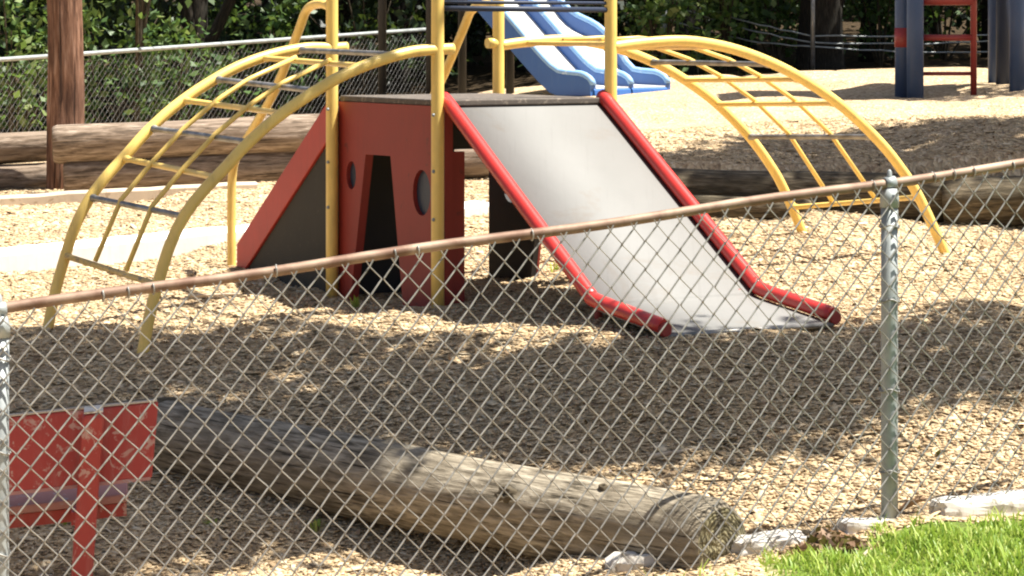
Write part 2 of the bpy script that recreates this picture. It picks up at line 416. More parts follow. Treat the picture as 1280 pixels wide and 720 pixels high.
def build_chips():
    n = 175000
    Y = 1 / rng.uniform(1 / 21.0, 1 / 8.9, n); X = rng.uniform(-.21, .23, n) * Y
    ok = (fence_side(X, Y) < .12) | (X < .8); X, Y = X[ok], Y[ok]; n = len(X)
    ok = np.abs(Y - wall_y(X)) > np.where(X > .6, .3, .0); X, Y = X[ok], Y[ok]; n = len(X)
    Z = gzs(X, Y) + rng.uniform(-.002, .008, n)
    l = rng.gamma(2.4, .0075, n) + .007; w = l * rng.uniform(.25, .6, n); t = rng.uniform(.0015, .004, n)
    ya = rng.uniform(0, 6.283, n); pi_ = rng.normal(0, .14, n); ro = rng.normal(0, .16, n)
    a = np.stack([np.cos(ya) * np.cos(pi_), np.sin(ya) * np.cos(pi_), np.sin(pi_)], 1)
    b = np.stack([-np.sin(ya) * np.cos(ro), np.cos(ya) * np.cos(ro), np.sin(ro)], 1)
    c = np.cross(a, b); C = np.stack([X, Y, Z], 1)
    a *= (l / 2)[:, None]; b *= (w / 2)[:, None]; c *= (t)[:, None]
    tp = rng.uniform(.3, 1, (n, 1))
    V = np.stack([C - a - b, C + a - b * tp, C + a + b * tp, C - a + b, C - a - b + c, C + a - b * tp + c, C + a + b * tp + c, C - a + b + c], 1).reshape(-1, 3)
    q = np.array([[4, 5, 6, 7], [0, 1, 5, 4], [1, 2, 6, 5], [2, 3, 7, 6], [3, 0, 4, 7]])
    Fq = (np.arange(n)[:, None, None] * 8 + q[None]).reshape(-1, 4)
    np_obj('wood_chips', V, Fq, 'chips', kind='stuff')
build_chips()

def build_grass():
    n = 60000; X = rng.uniform(.4, 2.4, n); Y = rng.uniform(7.6, 10.4, n); s = fence_side(X, Y)
    dens = np.clip((s - .04 + .12 * np.sin(X * 9) * np.sin(X * 23 + 1) + .06 * np.sin(X * 61)) / .3, 0, 1) ** 1.5
    edge = np.clip((X - .78) / .25, 0, 1)
    ok = rng.uniform(0, 1, n) < dens * (.03 + .97 * edge); X, Y, s = X[ok], Y[ok], s[ok]; n = len(X)
    Z = gzs(X, Y); h = rng.gamma(6, .0042, n) * (1 + .4 * np.sin(X * 13 + Y * 7)); ya = rng.uniform(0, 6.283, n)
    w = rng.uniform(.0022, .0045, n); ln = rng.uniform(.1, .9, n) * h
    d = np.stack([np.cos(ya), np.sin(ya), 0 * ya], 1); p = np.stack([-np.sin(ya), np.cos(ya), 0 * ya], 1) * w[:, None]
    B = np.stack([X, Y, Z - .004], 1); up = np.array([0, 0, 1.0])
    m1 = B + d * (ln * .3)[:, None] + up * (h * .6)[:, None]; t1 = B + d * ln[:, None] + up * h[:, None]
    V = np.stack([B - p, B + p, m1 + p * .8, m1 - p * .8, t1 + p * .15, t1 - p * .15], 1).reshape(-1, 3)
    Fq = (np.arange(n)[:, None, None] * 6 + np.array([[0, 1, 2, 3], [3, 2, 4, 5]])[None]).reshape(-1, 4)
    np_obj('grass', V, Fq, 'grass', kind='stuff')
build_grass()

# ================================================================== FRONT FENCE
def zig_fabric(mb, P0, P1, up_h, dw, dh, r, n=4, depth=.006):
    """woven diamond mesh between two base points: upright zigzag wires, neighbours hooked into each other"""
    P0, P1 = Vector(P0), Vector(P1); L = Vector((P1.x - P0.x, P1.y - P0.y, 0)).length; slope = (P1 - P0) / L
    e = Vector((P1.x - P0.x, P1.y - P0.y, 0)).normalized(); nrm = Vector((-e.y, e.x, 0)); up = Vector((0, 0, 1))
    cols = int(L / (dw / 2)); rows = int(up_h / (dh / 2))
    for c in range(cols):
        pts = []
        for k in range(rows + 1):
            side = 1 if (k + c) % 2 else -1
            j = 1 + .0
            s0 = (c + .5) * dw / 2 + side * dw / 4 * 1.07
            zz = k * dh / 2
            p = P0 + slope * s0 + up * zz + nrm * (depth * (.6 if side > 0 else -.6))
            p += slope * (random.gauss(0, .0014)) + up * random.gauss(0, .0012)
            # the bend at a hook is rounded
            pts.append(p)
        fine = []
        for i, p in enumerate(pts):
            if 0 < i < len(pts) - 1:
                a, b = pts[i - 1] - p, pts[i + 1] - p
                fine += [p + a * .1, p + (a + b) * .015, p + b * .1]
            else: fine.append(p)
        top = fine[-1]; fine.append(top + up * .02 + slope * (.012 if (rows + c) % 2 else -.012))
        # one diagonal drawn thicker, the other thinner: difference in brightness put into the shape
        rad = [r * (1.16 if (fine[min(i + 1, len(fine) - 1)] - fine[max(i - 1, 0)]).dot(slope) > 0 else .74) for i in range(len(fine))]
        mb.tube(fine, rad, n, caps=False)
def build_front_fence():
    root = thing('chain_link_fence', 'galvanised chain link fence with a rusty top rail across the whole foreground', 'fence', FR)
    ext = 1.15
    d3 = (FR - FL); LL = FL - d3 * .42; RR = FR + d3 * .36
    H = 1.2; RF = at(1118, 229, 9.65); RL = at(2, 388, 8.5); dr = RF - RL; LLr = RL - dr * .42; RRr = RF + dr * .36
    up = Vector((0, 0, 1)); nrm = Vector((-fdir.y, fdir.x, 0))   # away from camera
    # posts stand on the far side of the fabric
    for p, hh in ((FR, RF.z - FR.z - .02), (FL, RL.z - FL.z - .02)):
        b = MB(); c = p + nrm * .034
        b.tube([c + up * z for z in (-.12, .3, .7, hh - .06)], .0295, 14)
        po = obj('post', b, 'galv', root)
        k = MB(); k.tube([c + up * z for z in (hh - .065, hh - .03, hh - .0)], [.033, .033, .026], 14)
        k.tube([c + up * z for z in (hh - .004, hh + .025, hh + .06, hh + .066)], [.013, .011, .008, .003], 10)
        k.tube([c + up * (hh + .02) - d3.normalized() * .02, c + up * (hh + .02) + d3.normalized() * .02], .0215, 12)
        obj('post_cap', k, 'galv', po)
        for z in (.17, .45, .76, hh - .13):
            ring = [c + up * z + Vector((math.cos(a) * .034, math.sin(a) * .034, .006 * math.sin(3 * a))) for a in np.linspace(0, 6.283, 15)]
            t = MB(); t.tube(ring, .0032, 5); obj('wire_tie', t, 'wire', po)
    rl = MB(); pts = []
    for i in range(37):
        q = LLr.lerp(RRr, i / 36) + nrm * .034
        q += up * .004 * math.sin(i * .8); pts.append(q)
    rl.tube(pts, .0175, 12); obj('top_rail', rl, 'rust_rail', root)
    fb = MB(); zig_fabric(fb, LLr - up * 1.19, RRr - up * 1.19, 1.195, .084, .093, .0027, 5)
    obj('mesh_fabric', fb, 'wire', root)
    # loops of wire over the rail where the fabric is hooked to it
    L = (RR - LL).length; s = .03
    while s < L:
        c = LLr + (RRr - LLr) * (s / L) + nrm * .034
        if random.random() < .32:
            e = d3.normalized()
            ring = [c + e * (.012 * t / 12 - .006) + (nrm * math.cos(2.4 + t / 12 * 4.6) + up * math.sin(2.4 + t / 12 * 4.6)) * .022 for t in range(13)]
            tl = MB(); tl.tube(ring, .003, 5); obj('rail_tie', tl, 'wire', root)
        s += .08
build_front_fence()

# ================================================================== FALLEN LOG, BENCH, STONES
def make_log(name, A, B, r0, r1, mat, label, cat='log', group=None, n=28, wobble=.05, seg=22, ends='ring', bend=0.0, seed=0, sag=0.0):
    rs = random.Random(seed); A, B = Vector(A), Vector(B)
    root_loc = A.lerp(B, .5)
    ph = [rs.uniform(0, 6.28) for _ in range(6)]
    def wob(t, L):
        return 1 + wobble * (.5 * math.sin(2 * t + ph[0] + L * 1.1) + .35 * math.sin(3 * t + ph[1] - L * 1.9) + .3 * math.sin(5 * t + ph[2] + L * .6) + .2 * math.sin(9 * t + ph[4])) + wobble * .4 * math.sin(L * 4.1 + ph[3])
    side = (B - A).cross(Vector((0, 0, 1))).normalized()
    pts = [A.lerp(B, i / seg) + side * bend * math.sin(math.pi * i / seg) - Vector((0, 0, 1)) * sag * math.sin(math.pi * i / seg) for i in range(seg + 1)]
    rr = [r0 + (r1 - r0) * i / seg for i in range(seg + 1)]
    T0 = (pts[1] - pts[0]).normalized(); T1 = (pts[-1] - pts[-2]).normalized()
    P = [pts[0] - T0 * .035, pts[0] - T0 * .026] + pts + [pts[-1] + T1 * .026, pts[-1] + T1 * .035]; rr = [rr[0] * .84, rr[0] * .93] + rr + [rr[-1] * .93, rr[-1] * .84]
    b = MB(); b.tube(P, rr, n, caps=False, wob=wob)
    o = obj(name, b, mat, None, root_loc); tag(o, label, cat, group)
    N_ = len(b.v) // n
    for ring in (0, N_ - 1):
        vs = b.v[ring * n:(ring + 1) * n]; c = sum(vs, Vector()) / n
        e = MB(); e.v = [c] + [c.lerp(v, .5) + (T1 if ring else -T0) * rs.uniform(-.006, .004) for v in vs] + list(vs)
        for j in range(n):
            j2 = (j + 1) % n
            cs = lambda jj, rr_: (rr_ * math.cos(6.283 * jj / n), rr_ * math.sin(6.283 * jj / n))
            e.face(*(((0, 1 + j, 1 + j2), [(0, 0), cs(j, .5), cs(j2, .5)]) if ring else ((0, 1 + j2, 1 + j), [(0, 0), cs(j2, .5), cs(j, .5)])))
            q = (1 + j, 1 + n + j, 1 + n + j2, 1 + j2); u = [cs(j, .5), cs(j, 1), cs(j2, 1), cs(j2, .5)]; e.face(q if ring else q[::-1], u if ring else u[::-1])
        obj('cut_end', e, ends, o)
    return o
la = at(892, 682, 9.54); lb = at(208, 546, 11.4)
LOG = make_log('fallen_log', lb, la, .158, .155, 'log', 'long weathered grey log lying on the mulch behind the front fence', seed=3, seg=40, wobble=.06, bend=-.03, sag=.02)
lc = at(-60, 520, 11.6); ld_ = at(213, 512, 11.75); lc.z = gz(lc.x, lc.y) + .05; ld_.z = gz(ld_.x, ld_.y) + .05
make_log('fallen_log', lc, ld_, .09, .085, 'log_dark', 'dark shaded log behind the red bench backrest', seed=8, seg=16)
def on_log(t, ang, rad=1.0):
    c = lb.lerp(la, t); e = (la - lb).normalized(); up = Vector((0, 0, 1)); up = (up - e * up.dot(e)).normalized(); n = up.cross(e)
    if n.y > 0: n = -n
    return c + (up * math.sin(ang) + n * math.cos(ang)) * .15 * rad, (up * math.sin(ang) + n * math.cos(ang)), e
def add_knot(t, ang, size, seed):
    rs = random.Random(seed); p, nn, e = on_log(t, ang, .97); f = nn.cross(e); k = MB(); m = 18
    k.v = [p - nn * .002]
    jag = [1 + rs.uniform(-.3, .3) for _ in range(m)]
    for ring, q in ((.45, .004), (.8, .016), (1.05, .014), (1.4, -.004)):
        for j in range(m):
            a = j / m * 6.283; k.v.append(p + nn * q + (e * math.cos(a) * 1.3 + f * math.sin(a)) * size * ring * jag[j])
    for j in range(m):
        j2 = (j + 1) % m; k.face((0, 1 + j, 1 + j2))
        for r_ in range(3): k.face((1 + r_ * m + j, 1 + (r_ + 1) * m + j, 1 + (r_ + 1) * m + j2, 1 + r_ * m + j2), None, True)
    obj('knot', k, 'log_dark', LOG)
add_knot(.70, .50, .024, 1); add_knot(.84, 1.2, .012, 2)

def build_bench():
    Yb = 9.68
    leg_b = at(97, 716, Yb); leg_b.z = gz(leg_b.x, leg_b.y)
    root = thing('bench', 'low red painted bench seen from behind, left of the fallen log', 'bench', leg_b)
    e = Vector((.985, .14, .085)).normalized()     # along the plank, towards its right end
    f = Vector((-e.y, e.x, 0)).normalized()        # away from the camera
    up = Vector((0, 0, 1)); lean = (up * .97 - f * .10)
    def V3(px, py, Y): return at(px, py, Y)
    tr = V3(198, 502, 9.85); br = V3(190, 598, 9.80); h = (tr - br); L = 1.28
    b = MB(); b.box(br - e * L, e * L, f * .036, h); obj('backrest', b, 'bench_red', root, bevel=.008)
    c = MB(); c.box(tr - e * L + h * .0 + f * -.0015 + h.normalized() * .001, e * (L - .005), f * .039, h.normalized() * .005); obj('edge_trim', c, 'bare_wood', root)
    c = MB(); c.box(br - e * L + f * -.0015 - h.normalized() * .006, e * (L - .005), f * .039, h.normalized() * .012); obj('edge_trim', c, 'bench_top', root)
    sr = V3(160, 628, 9.9); sr = Vector((sr.x, sr.y, sr.z)); st = MB()
    st.box(sr - e * 1.2, e * 1.2, f * .26 + up * .012, up * .03); obj('seat', st, 'bench_top', root, bevel=.006)
    ap = MB(); ap.box(sr - e * 1.2 - up * .05 + f * .02, e * 1.195, f * .03, up * .046); obj('seat_apron', ap, 'bench_red', root)
    for px_shift in (0, -1.0):
        top = V3(117, 516, 9.74) + e * px_shift; bot = leg_b + e * px_shift - up * .08; w = e * .075; d = f * .075
        l = MB(); o_ = -w * .5 - d * .5
        l.hexa([bot + o_, bot + o_ + w, bot + o_ + w + d, bot + o_ + d, top + o_, top + o_ + w, top + o_ + w + d + up * .012, top + o_ + d + up * .012])
        lg = obj('leg', l, 'bench_red', root, bevel=.016)
        k = MB(); q = top + o_ + up * .003 + w * .06 + d * .06
        k.hexa([q, q + w * .88, q + w * .88 + d * .88 + up * .011, q + d * .88 + up * .011, q + up * .006, q + w * .88 + up * .006, q + w * .88 + d * .88 + up * .017, q + d * .88 + up * .017]); obj('worn_top', k, 'concrete', lg)
        s = MB(); q0 = Vector((bot.x, bot.y, sr.z - .047)); s.box(q0 + d * .5 - w * .3, w * .6, f * .5, up * .045); obj('seat_bracket', s, 'bench_red', root)
build_bench()

def stone(name, px, py, Y, sx, sy, sz, rz, label, cat, mat='concrete', seed=0):
    rs = random.Random(seed); c = ground_hit(px, py)
    b = MB(); n, m = 26, 13
    ph = [rs.uniform(0, 6.28) for _ in range(8)]
    for i in range(m + 1):
        p = math.pi * i / m
        for j in range(n):
            t = 2 * math.pi * j / n
            x, y, z = math.sin(p) * math.cos(t), math.sin(p) * math.sin(t), math.cos(p)
            k = 1 / (abs(x) ** 9 + abs(y) ** 9 + abs(z) ** 9) ** (1 / 9)
            k *= 1 + .09 * math.sin(4 * x + ph[0]) + .08 * math.sin(5 * y + ph[1] + 2 * z) + .06 * math.sin(11 * x + 7 * y + ph[2]) + rs.uniform(-.035, .035)
            v = Vector((x * k * sx, y * k * sy, z * k * sz)); v.rotate(Matrix.Rotation(rz, 3, 'Z')); b.v.append(c + v)
    for i in range(m):
        for j in range(n):
            j2 = (j + 1) % n; b.face((i * n + j, (i + 1) * n + j, (i + 1) * n + j2, i * n + j2), None, False)
    return tag(obj(name, b, mat, None, c), label, cat)
fa = math.atan2(fdir.y, fdir.x)
stone('concrete_block', 962, 690, 9.47, .14, .05, .055, fa, 'white concrete edging block between the log end and the lawn', 'edging block', seed=1)
stone('concrete_block', 1236, 637, 9.80, .2, .05, .05, fa, 'white concrete edging block in the grass right of the grey fence post', 'edging block', seed=2)
stone('concrete_block', 795, 722, 9.27, .11, .05, .07, fa - .1, 'white concrete edging block in front of the log, at the bottom of the picture', 'edging block', seed=3)
stone('concrete_block', 1085, 662, 9.63, .09, .03, .03, fa, 'thin pale edging piece sunk in the grass left of the grey fence post', 'edging block', seed=5)

def leaf_litter():
    c = ground_hit(1032, 690); n = 320
    P = np.stack([c.x + rng.normal(0, .065, n), c.y + rng.normal(0, .05, n), np.zeros(n)], 1)
    P[:, 2] = gzs(P[:, 0], P[:, 1]) + np.abs(rng.normal(0, .03, n)) * np.exp(-((P[:, 0] - c.x) / .08) ** 2) + .004
    V, Fq = rot_quads(P, .05, .6, .6); o = np_obj('leaf_litter', V, Fq, 'dead', kind='stuff'); o['label'] = 'brown heap of dry leaves at the edge of the lawn'
leaf_litter()
def leaf_debris():
    n = 900; Y = 1 / rng.uniform(1 / 19.0, 1 / 9.3, n); X = rng.uniform(-.2, .22, n) * Y
    ok = (fence_side(X, Y) < .05) & (np.abs(Y - wall_y(X)) > .4); X, Y = X[ok], Y[ok]
    V, Fq = rot_quads(np.stack([X, Y, gzs(X, Y) + .012], 1), .032, .55, .25); o = np_obj('leaf_debris', V, Fq, 'dead', kind='stuff'); o['label'] = 'dry brown leaves and bark bits scattered over the mulch'
leaf_debris()
def curl(px, py, Y, s, label, seed):
    rs = random.Random(seed); c = ground_hit(px, py); c.z += s * .4; b = MB(); nu, nv = 9, 6
    for i in range(nu):
        for j in range(nv):
            u = (i / (nu - 1) - .5); w = (j / (nv - 1) - .5); ww = math.sqrt(max(0, .26 - u * u)) * 1.5
            a = w * ww * 2.6
            b.v.append(c + Vector((u * s * 1.5 + .2 * s * w, s * .5 * math.sin(a), s * (.5 - .5 * math.cos(a)) * 1.2 + u * s * .7 + rs.uniform(-.03, .03) * s)))
    for i in range(nu - 1):
        for j in range(nv - 1): b.face((i * nv + j, (i + 1) * nv + j, (i + 1) * nv + j + 1, i * nv + j + 1), None, True)
    o = obj('dry_leaf', b, 'dead', None, c); so = o.modifiers.new('t', 'SOLIDIFY'); so.thickness = .002
    return tag(o, label, 'leaf')
curl(1138, 645, 9.6, .075, 'curled tan dry leaf leaning against the foot of the grey fence post', 4)
curl(1012, 690, 9.45, .05, 'small curled dry leaf beside the white block and leaf heap', 9)

# ================================================================== CLIMBER
TH = .56
U = Vector((math.cos(TH), math.sin(TH), 0)); W = Vector((-math.sin(TH), math.cos(TH), 0)); UP = Vector((0, 0, 1))
A = Vector((atx(547, 13.4), 13.4, 0)); SU, SV = 1.0, 1.06
def P4(a, b, z): return A + U * a + W * b + UP * z        # climber coordinates
def build_climber():
    root = thing('playground_climber', 'yellow and red playground climber with metal slide and two arched ladders', 'playground climber', Vector((A.x, A.y, 0)))
    def solve(px, py, o, d):
        """distance along d from o whose picture column is px, and the height there for picture row py"""
        k = (px - 640) / F; t = (k * o.y - o.x) / (d.x - k * d.y); q = o + d * t
        return t, EYE - (py - Y0) / F * q.y
    corners = {'A': (0, 0), 'B': (0, SV), 'C': (SU, 0), 'D': (SU, SV)}
    for k, (a, b) in corners.items():
        p = P4(a, b, 0); z0 = gz(p.x, p.y)
        m = MB(); m.tube([P4(a, b, z) for z in (z0 - .08, .3, .8, 1.2, 1.6, 2.05)], .031, 16); po = obj('post', m, 'yellow', root)
        c = MB(); c.sphere(P4(a, b, 2.055), .036, 12, 6, .6); obj('post_cap', c, 'yellow', po)
        for z in (.45, .68, .95):
            bl = MB(); bl.sphere(P4(a, b, z) - U * .03 - W * .012, .009, 8, 5); obj('bolt', bl, 'galv', po)
    # deck
    d = MB(); d.box(P4(.045, .0, .99), U * (SU - .09), W * SV, UP * .03); obj('deck', d, 'deckwood', root, bevel=.006)
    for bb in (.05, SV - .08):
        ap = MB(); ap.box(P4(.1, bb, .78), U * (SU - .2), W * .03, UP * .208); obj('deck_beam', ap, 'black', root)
    # side panels with a doorway between two legs and two portholes
    def ell(cx, cy, rx, ry, n=20): return [(cx + rx * math.cos(t / n * 6.283), cy + ry * math.sin(t / n * 6.283)) for t in range(n)]
    def pan(px, py):
        t, z = solve(px, py, P4(.04, 0, 0), W); return (t, z)
    g0, g1 = gz(*P4(0, 0, 0)[:2]), gz(*P4(0, SV, 0)[:2])
    dtl, dtr, dbl, dbr = pan(457, 193), pan(488, 195), pan(444, 318), pan(498, 315)
    ext = lambda p, q, z: (p[0] + (q[0] - p[0]) * (z - p[1]) / (q[1] - p[1]), z)
    outer = [(-.0, .989), (SV, .989), (SV, g1 - .05), ext(dtl, dbl, g1 - .05), dtl, dtr, ext(dtr, dbr, g0 - .05), (0, g0 - .05)]
    o1 = pan(527, 241); o2 = pan(439, 219)
    h1, h2 = ell(o1[0], o1[1], .085, .112), ell(o2[0], o2[1], .05, .072)
    m = MB(); m.plate(outer, [h1, h2], lambda s, z: P4(.04, s, z), U * .045); pn = obj('side_panel', m, 'red_panel', root)
    for hc, rx, ry in ((o1, .084, .111), (o2, .049, .071)):
        q = MB(); q.plate(ell(hc[0], hc[1], rx, ry), [], lambda s, z: P4(.062, s, z), U * .015); obj('porthole', q, 'porthole', pn)
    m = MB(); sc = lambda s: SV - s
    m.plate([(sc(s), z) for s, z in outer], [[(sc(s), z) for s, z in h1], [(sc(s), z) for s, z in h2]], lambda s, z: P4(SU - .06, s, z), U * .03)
    pb = obj('side_panel', m, 'black', root); pb['label'] = 'inner face of the far side panel, coloured black for the shade inside'  # shade inside the box is put into this panel's black
    m = MB(); m.plate([(sc(s), z) for s, z in outer], [[(sc(s), z) for s, z in h1], [(sc(s), z) for s, z in h2]], lambda s, z: P4(SU - .028, s, z), U * .012)
    obj('outer_skin', m, 'red_panel', pb)
    # corner boards that close the box beside the posts
    m = MB(); m.box(P4(.088, .02, g0 - .03), U * .075, W * .03, UP * (.8 - g0)); obj('corner_board', m, 'red_panel', root)
    # ---- slide
    prof = [(-.03, 1.012), (.04, .975), (.45, .70), (.85, .432), (1.18, .212), (1.235, .176), (1.29, .152), (1.6, .112), (1.81, .085)]
    wa, wb = .062, .955
    def sl(a, dd, z): return P4(a, -dd, z)
    bed = MB(); th = .012
    fine = [spline([(p[0], p[1], 0) for p in prof], 5)][0]
    base = len(bed.v); nseg = len(fine)
    for p in fine:
        for a, dz in ((wa, 0), (wb, 0), (wb, -th), (wa, -th)): bed.v.append(sl(a, p.x, p.y - .02 + dz))
    for i in range(nseg - 1):
        for j in range(4):
            j2 = (j + 1) % 4; bed.face((i * 4 + j, (i + 1) * 4 + j, (i + 1) * 4 + j2, i * 4 + j2), None, j == 0)
    bed.face((0, 1, 2, 3)); bed.face(tuple((nseg - 1) * 4 + j for j in (3, 2, 1, 0)))
    slide = obj('slide_bed', bed, 'steel_bed', root)
    lip = MB(); lip.tube([sl(wa, 1.81, .057), sl(wb, 1.81, .057)], .014, 8); obj('slide_lip', lip, 'bare_rung', slide)
    for a in (wa - .012, wb + .012):
        r = MB(); pts = [sl(a, -.03, 1.03)] + [sl(a, p.x, p.y + .014) for p in fine[3:]]
        r.tube(pts, .034, 14); rl = obj('slide_rail', r, 'red_rail', root)
        e = MB(); q = sl(a, 1.81, .087); e.tube([q, q - W * .016], [.035, .028], 14); obj('rail_end_cap', e, 'red_panel', rl)
    for a in (wa + .06, wb - .06):
        st = MB(); st.tube([sl(a, 1.2, gz(*sl(a, 1.2, 0)[:2]) - .05), sl(a, 1.2, .17)], .02, 8); obj('slide_foot', st, 'red_panel', root)
    # navy bar over the slide entrance
    m = MB(); m.tube([P4(0, 0, 1.46), P4(SU, 0, 1.455)], .014, 10); obj('guard_bar', m, 'navy', root); m = MB(); m.tube([P4(0, 0, 1.49), P4(SU, 0, 1.488)], .009, 8); obj('guard_bar', m, 'navy', root)
    m = MB(); m.box(P4(.05, SV - .03, .0), U * .66, W * .02, UP * .8); obj('shade_backing', m, 'black', root)  # added black sheet standing for the shaded inside, screens off the ramp
    # ---- arched ladders
    def arch(o, direction, ppx, rung_px, far_off, foot_shift, flip):
        prof = [solve(px, py, o, direction) for px, py in ppx]
        fx = prof[-1][0]
        def rail(off, shift):
            pts = []
            for t, z in prof:
                k = max(0, t / fx); q = o + direction * (t + shift[0] * k * k) + W * (off + shift[1] * k * k); q.z = z + shift[2] * k + (.042 * math.sin(math.pi * min(1, k)) if off and flip else 0); pts.append(q)
            return spline(pts, 5)
        ra, rb = rail(0, (0, 0, 0)), rail(far_off, foot_shift)
        for rr in (ra, rb):
            m = MB(); e = rr[-1]; m.tube(rr + [e + (rr[-1] - rr[-2]).normalized() * .12], .0275, 14)
            obj('arch_rail', m, 'yellow', root)
        def at_t(rr, t):
            best = min(range(len(rr)), key=lambda i: abs((rr[i] - o).dot(direction) - t)); 
            i = min(best, len(rr) - 2); 
            return rr[best]
        R_ = []
        for i, (px, matn) in enumerate(rung_px):
            t, _ = solve(px, 0, o, direction)
            p, q = at_t(ra, t), at_t(rb, t); R_.append((p, q))
            m = MB(); m.tube([p.lerp(q, k_) - UP * .006 for k_ in (0, .034, .036, .05, .052, .5, .948, .95, .964, .966, 1)], [.02, .02, .0185, .0165, .0145, .0142, .0145, .0165, .0185, .02, .02], 10); obj('rung', m, matn, root)
        for fr in (1 / 3, 2 / 3):
            m = MB()
            m.tube([p.lerp(q, fr) + UP * .012 for p, q in (R_[1:] if flip else R_)], .0125, 8); obj('ladder_bar', m, 'yellow', root)
    y, g = 'yellow', 'bare_rung'
    arch(P4(0, 0, 0), -U, [(566, 61), (547, 62), (513, 65), (467, 78), (423, 97), (380, 123), (340, 152), (307, 182), (283, 208), (253, 240), (231, 269), (213, 305), (200, 346), (188, 390), (179, 437)],
         [(505, g), (462, y), (400, g), (356, y), (311, g), (270, y), (231, g), (197, 'yellow_dull')], SV, (.03, -.03, -.01), True)
    arch(P4(SU, 0, 0), U, [(763, 59), (800, 54), (856, 51), (912, 60), (965, 79), (1010, 103), (1055, 135), (1100, 178), (1130, 216), (1148, 245), (1169, 289), (1183, 320)],
         [(800, y), (850, g), (905, y), (962, g), (1005, y), (1047, y), (1088, g), (1150, y)], SV, (-.08, .05, .0), False)
    # straight lead-ins from the far posts so each far rail passes its post
    m = MB(); m.tube([P4(-.12, SV, EYE - (54 - Y0) / F * 14.8), P4(0, SV, EYE - (52 - Y0) / F * 14.8)], .03, 12)
    m = MB(); m.tube([P4(SU - .07, SV - .0, 1.283), P4(SU, SV, 1.285)], .0275, 14); obj('arch_rail_end', m, 'yellow', root)
    # ---- ramp behind, with bent hand rails
    RW = .66
    def rp(s, dd, z): return P4(s, SV + dd, z)
    z_top, z_bot, Lr = 1.0, .17, 1.07
    for s in (-.01, RW):
        m = MB(); m.hexa([rp(s, .02, z_top - .2), rp(s + .04, .02, z_top - .2), rp(s + .04, Lr, z_bot - .19), rp(s, Lr, z_bot - .19), rp(s, .02, z_top), rp(s + .04, .02, z_top), rp(s + .04, Lr, z_bot + .02), rp(s, Lr, z_bot + .02)])
        obj('ramp_stringer', m, 'red', root, bevel=.006)
    m = MB(); m.hexa([rp(.032, .02, .92), rp(RW - .002, .02, .92), rp(RW - .002, Lr - .01, .09), rp(.032, Lr - .01, .09), rp(.032, .02, .95), rp(RW - .002, .02, .95), rp(RW - .002, Lr - .01, .12), rp(.032, Lr - .01, .12)]); obj('ramp_board', m, 'dark_board', root)
    gb = gz(*rp(0, .5, 0)[:2])
    m = MB(); m.plate([(.03, .8), (.03, gb - .02), (Lr - .1, gb - .02), (Lr - .1, .07)], [], lambda dd, z: rp(.006, dd, z), U * .018); obj('ramp_side_board', m, 'dark_board', root)
    hp = [(0, 1.467), (.12, 1.49), (.27, 1.46), (.37, 1.345), (.62, 1.046), (.856, .848), (1.06, .69), (1.135, .58), (1.15, .4), (1.15, .2), (1.15, gz(*rp(0, 1.15, 0)[:2]) - .06)]
    for s in (0, SU):
        m = MB(); m.tube(spline([rp(s, dd, z) for dd, z in hp], 4), .024, 12); obj('hand_rail', m, 'yellow', root)
build_climber()

# ================================================================== LOG WALLS, POLE, KERBS
def wall_log(p0, p1, r, label, seed, mat='log_brown', group=None):
    return make_log('stacked_log', p0, p1, r, r * .94, mat, label, 'log', group, seed=seed, seg=24, wobble=.07)
def base(px, Y, dz):
    x = atx(px, Y); return Vector((x, Y, gz(x, Y - .15) + dz))
G1 = 'logs of the low wall behind the climber'
wall_log(base(86, 19.75, .12), base(455, 20.1, .12), .135, 'lower brown log of the stack right of the reddish pole', 11, group=G1)
wall_log(base(72, 19.7, .37), base(440, 20.05, .36), .135, 'upper brown log lying on the stack right of the reddish pole', 12, group=G1)
wall_log(base(-160, 20.3, .09), base(62, 20.4, .09), .125, 'lower brown log left of the reddish pole', 13, group=G1)
wall_log(base(-150, 20.35, .32), base(58, 20.45, .32), .125, 'upper pale topped log left of the reddish pole', 14, group=G1)
wall_log(base(470, 20.5, .1), base(625, 20.3, .11), .14, 'short brown log glimpsed under the deck of the climber', 15, group=G1)
G2 = 'dark logs of the retaining wall right of the slide'
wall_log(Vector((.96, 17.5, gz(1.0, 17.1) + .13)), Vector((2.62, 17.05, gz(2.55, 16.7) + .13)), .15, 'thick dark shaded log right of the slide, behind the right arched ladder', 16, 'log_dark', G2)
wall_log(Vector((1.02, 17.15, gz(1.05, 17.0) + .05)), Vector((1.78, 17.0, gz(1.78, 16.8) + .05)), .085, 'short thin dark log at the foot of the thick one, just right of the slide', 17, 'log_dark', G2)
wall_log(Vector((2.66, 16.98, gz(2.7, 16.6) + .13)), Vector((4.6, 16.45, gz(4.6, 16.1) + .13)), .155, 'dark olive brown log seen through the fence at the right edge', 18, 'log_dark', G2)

def build_pole():
    p = base(80, 20.12, 0); b = MB(); rs = random.Random(5)
    pts = [p + UP * z + Vector((.012 * math.sin(z * 2), 0, 0)) for z in np.linspace(-.3, 6, 40)]
    b.tube(pts, [.128 - .005 * i / 10 for i in range(40)], 24, True, True, lambda t, L: 1 + .05 * math.sin(3 * t + 1) + .04 * math.sin(7 * t + L * .5) + .03 * math.sin(L * 5 + 2 * t))
    tag(obj('wooden_pole', b, 'pole', None, p), 'thick reddish brown wooden pole standing between the stacked logs', 'pole')
build_pole()

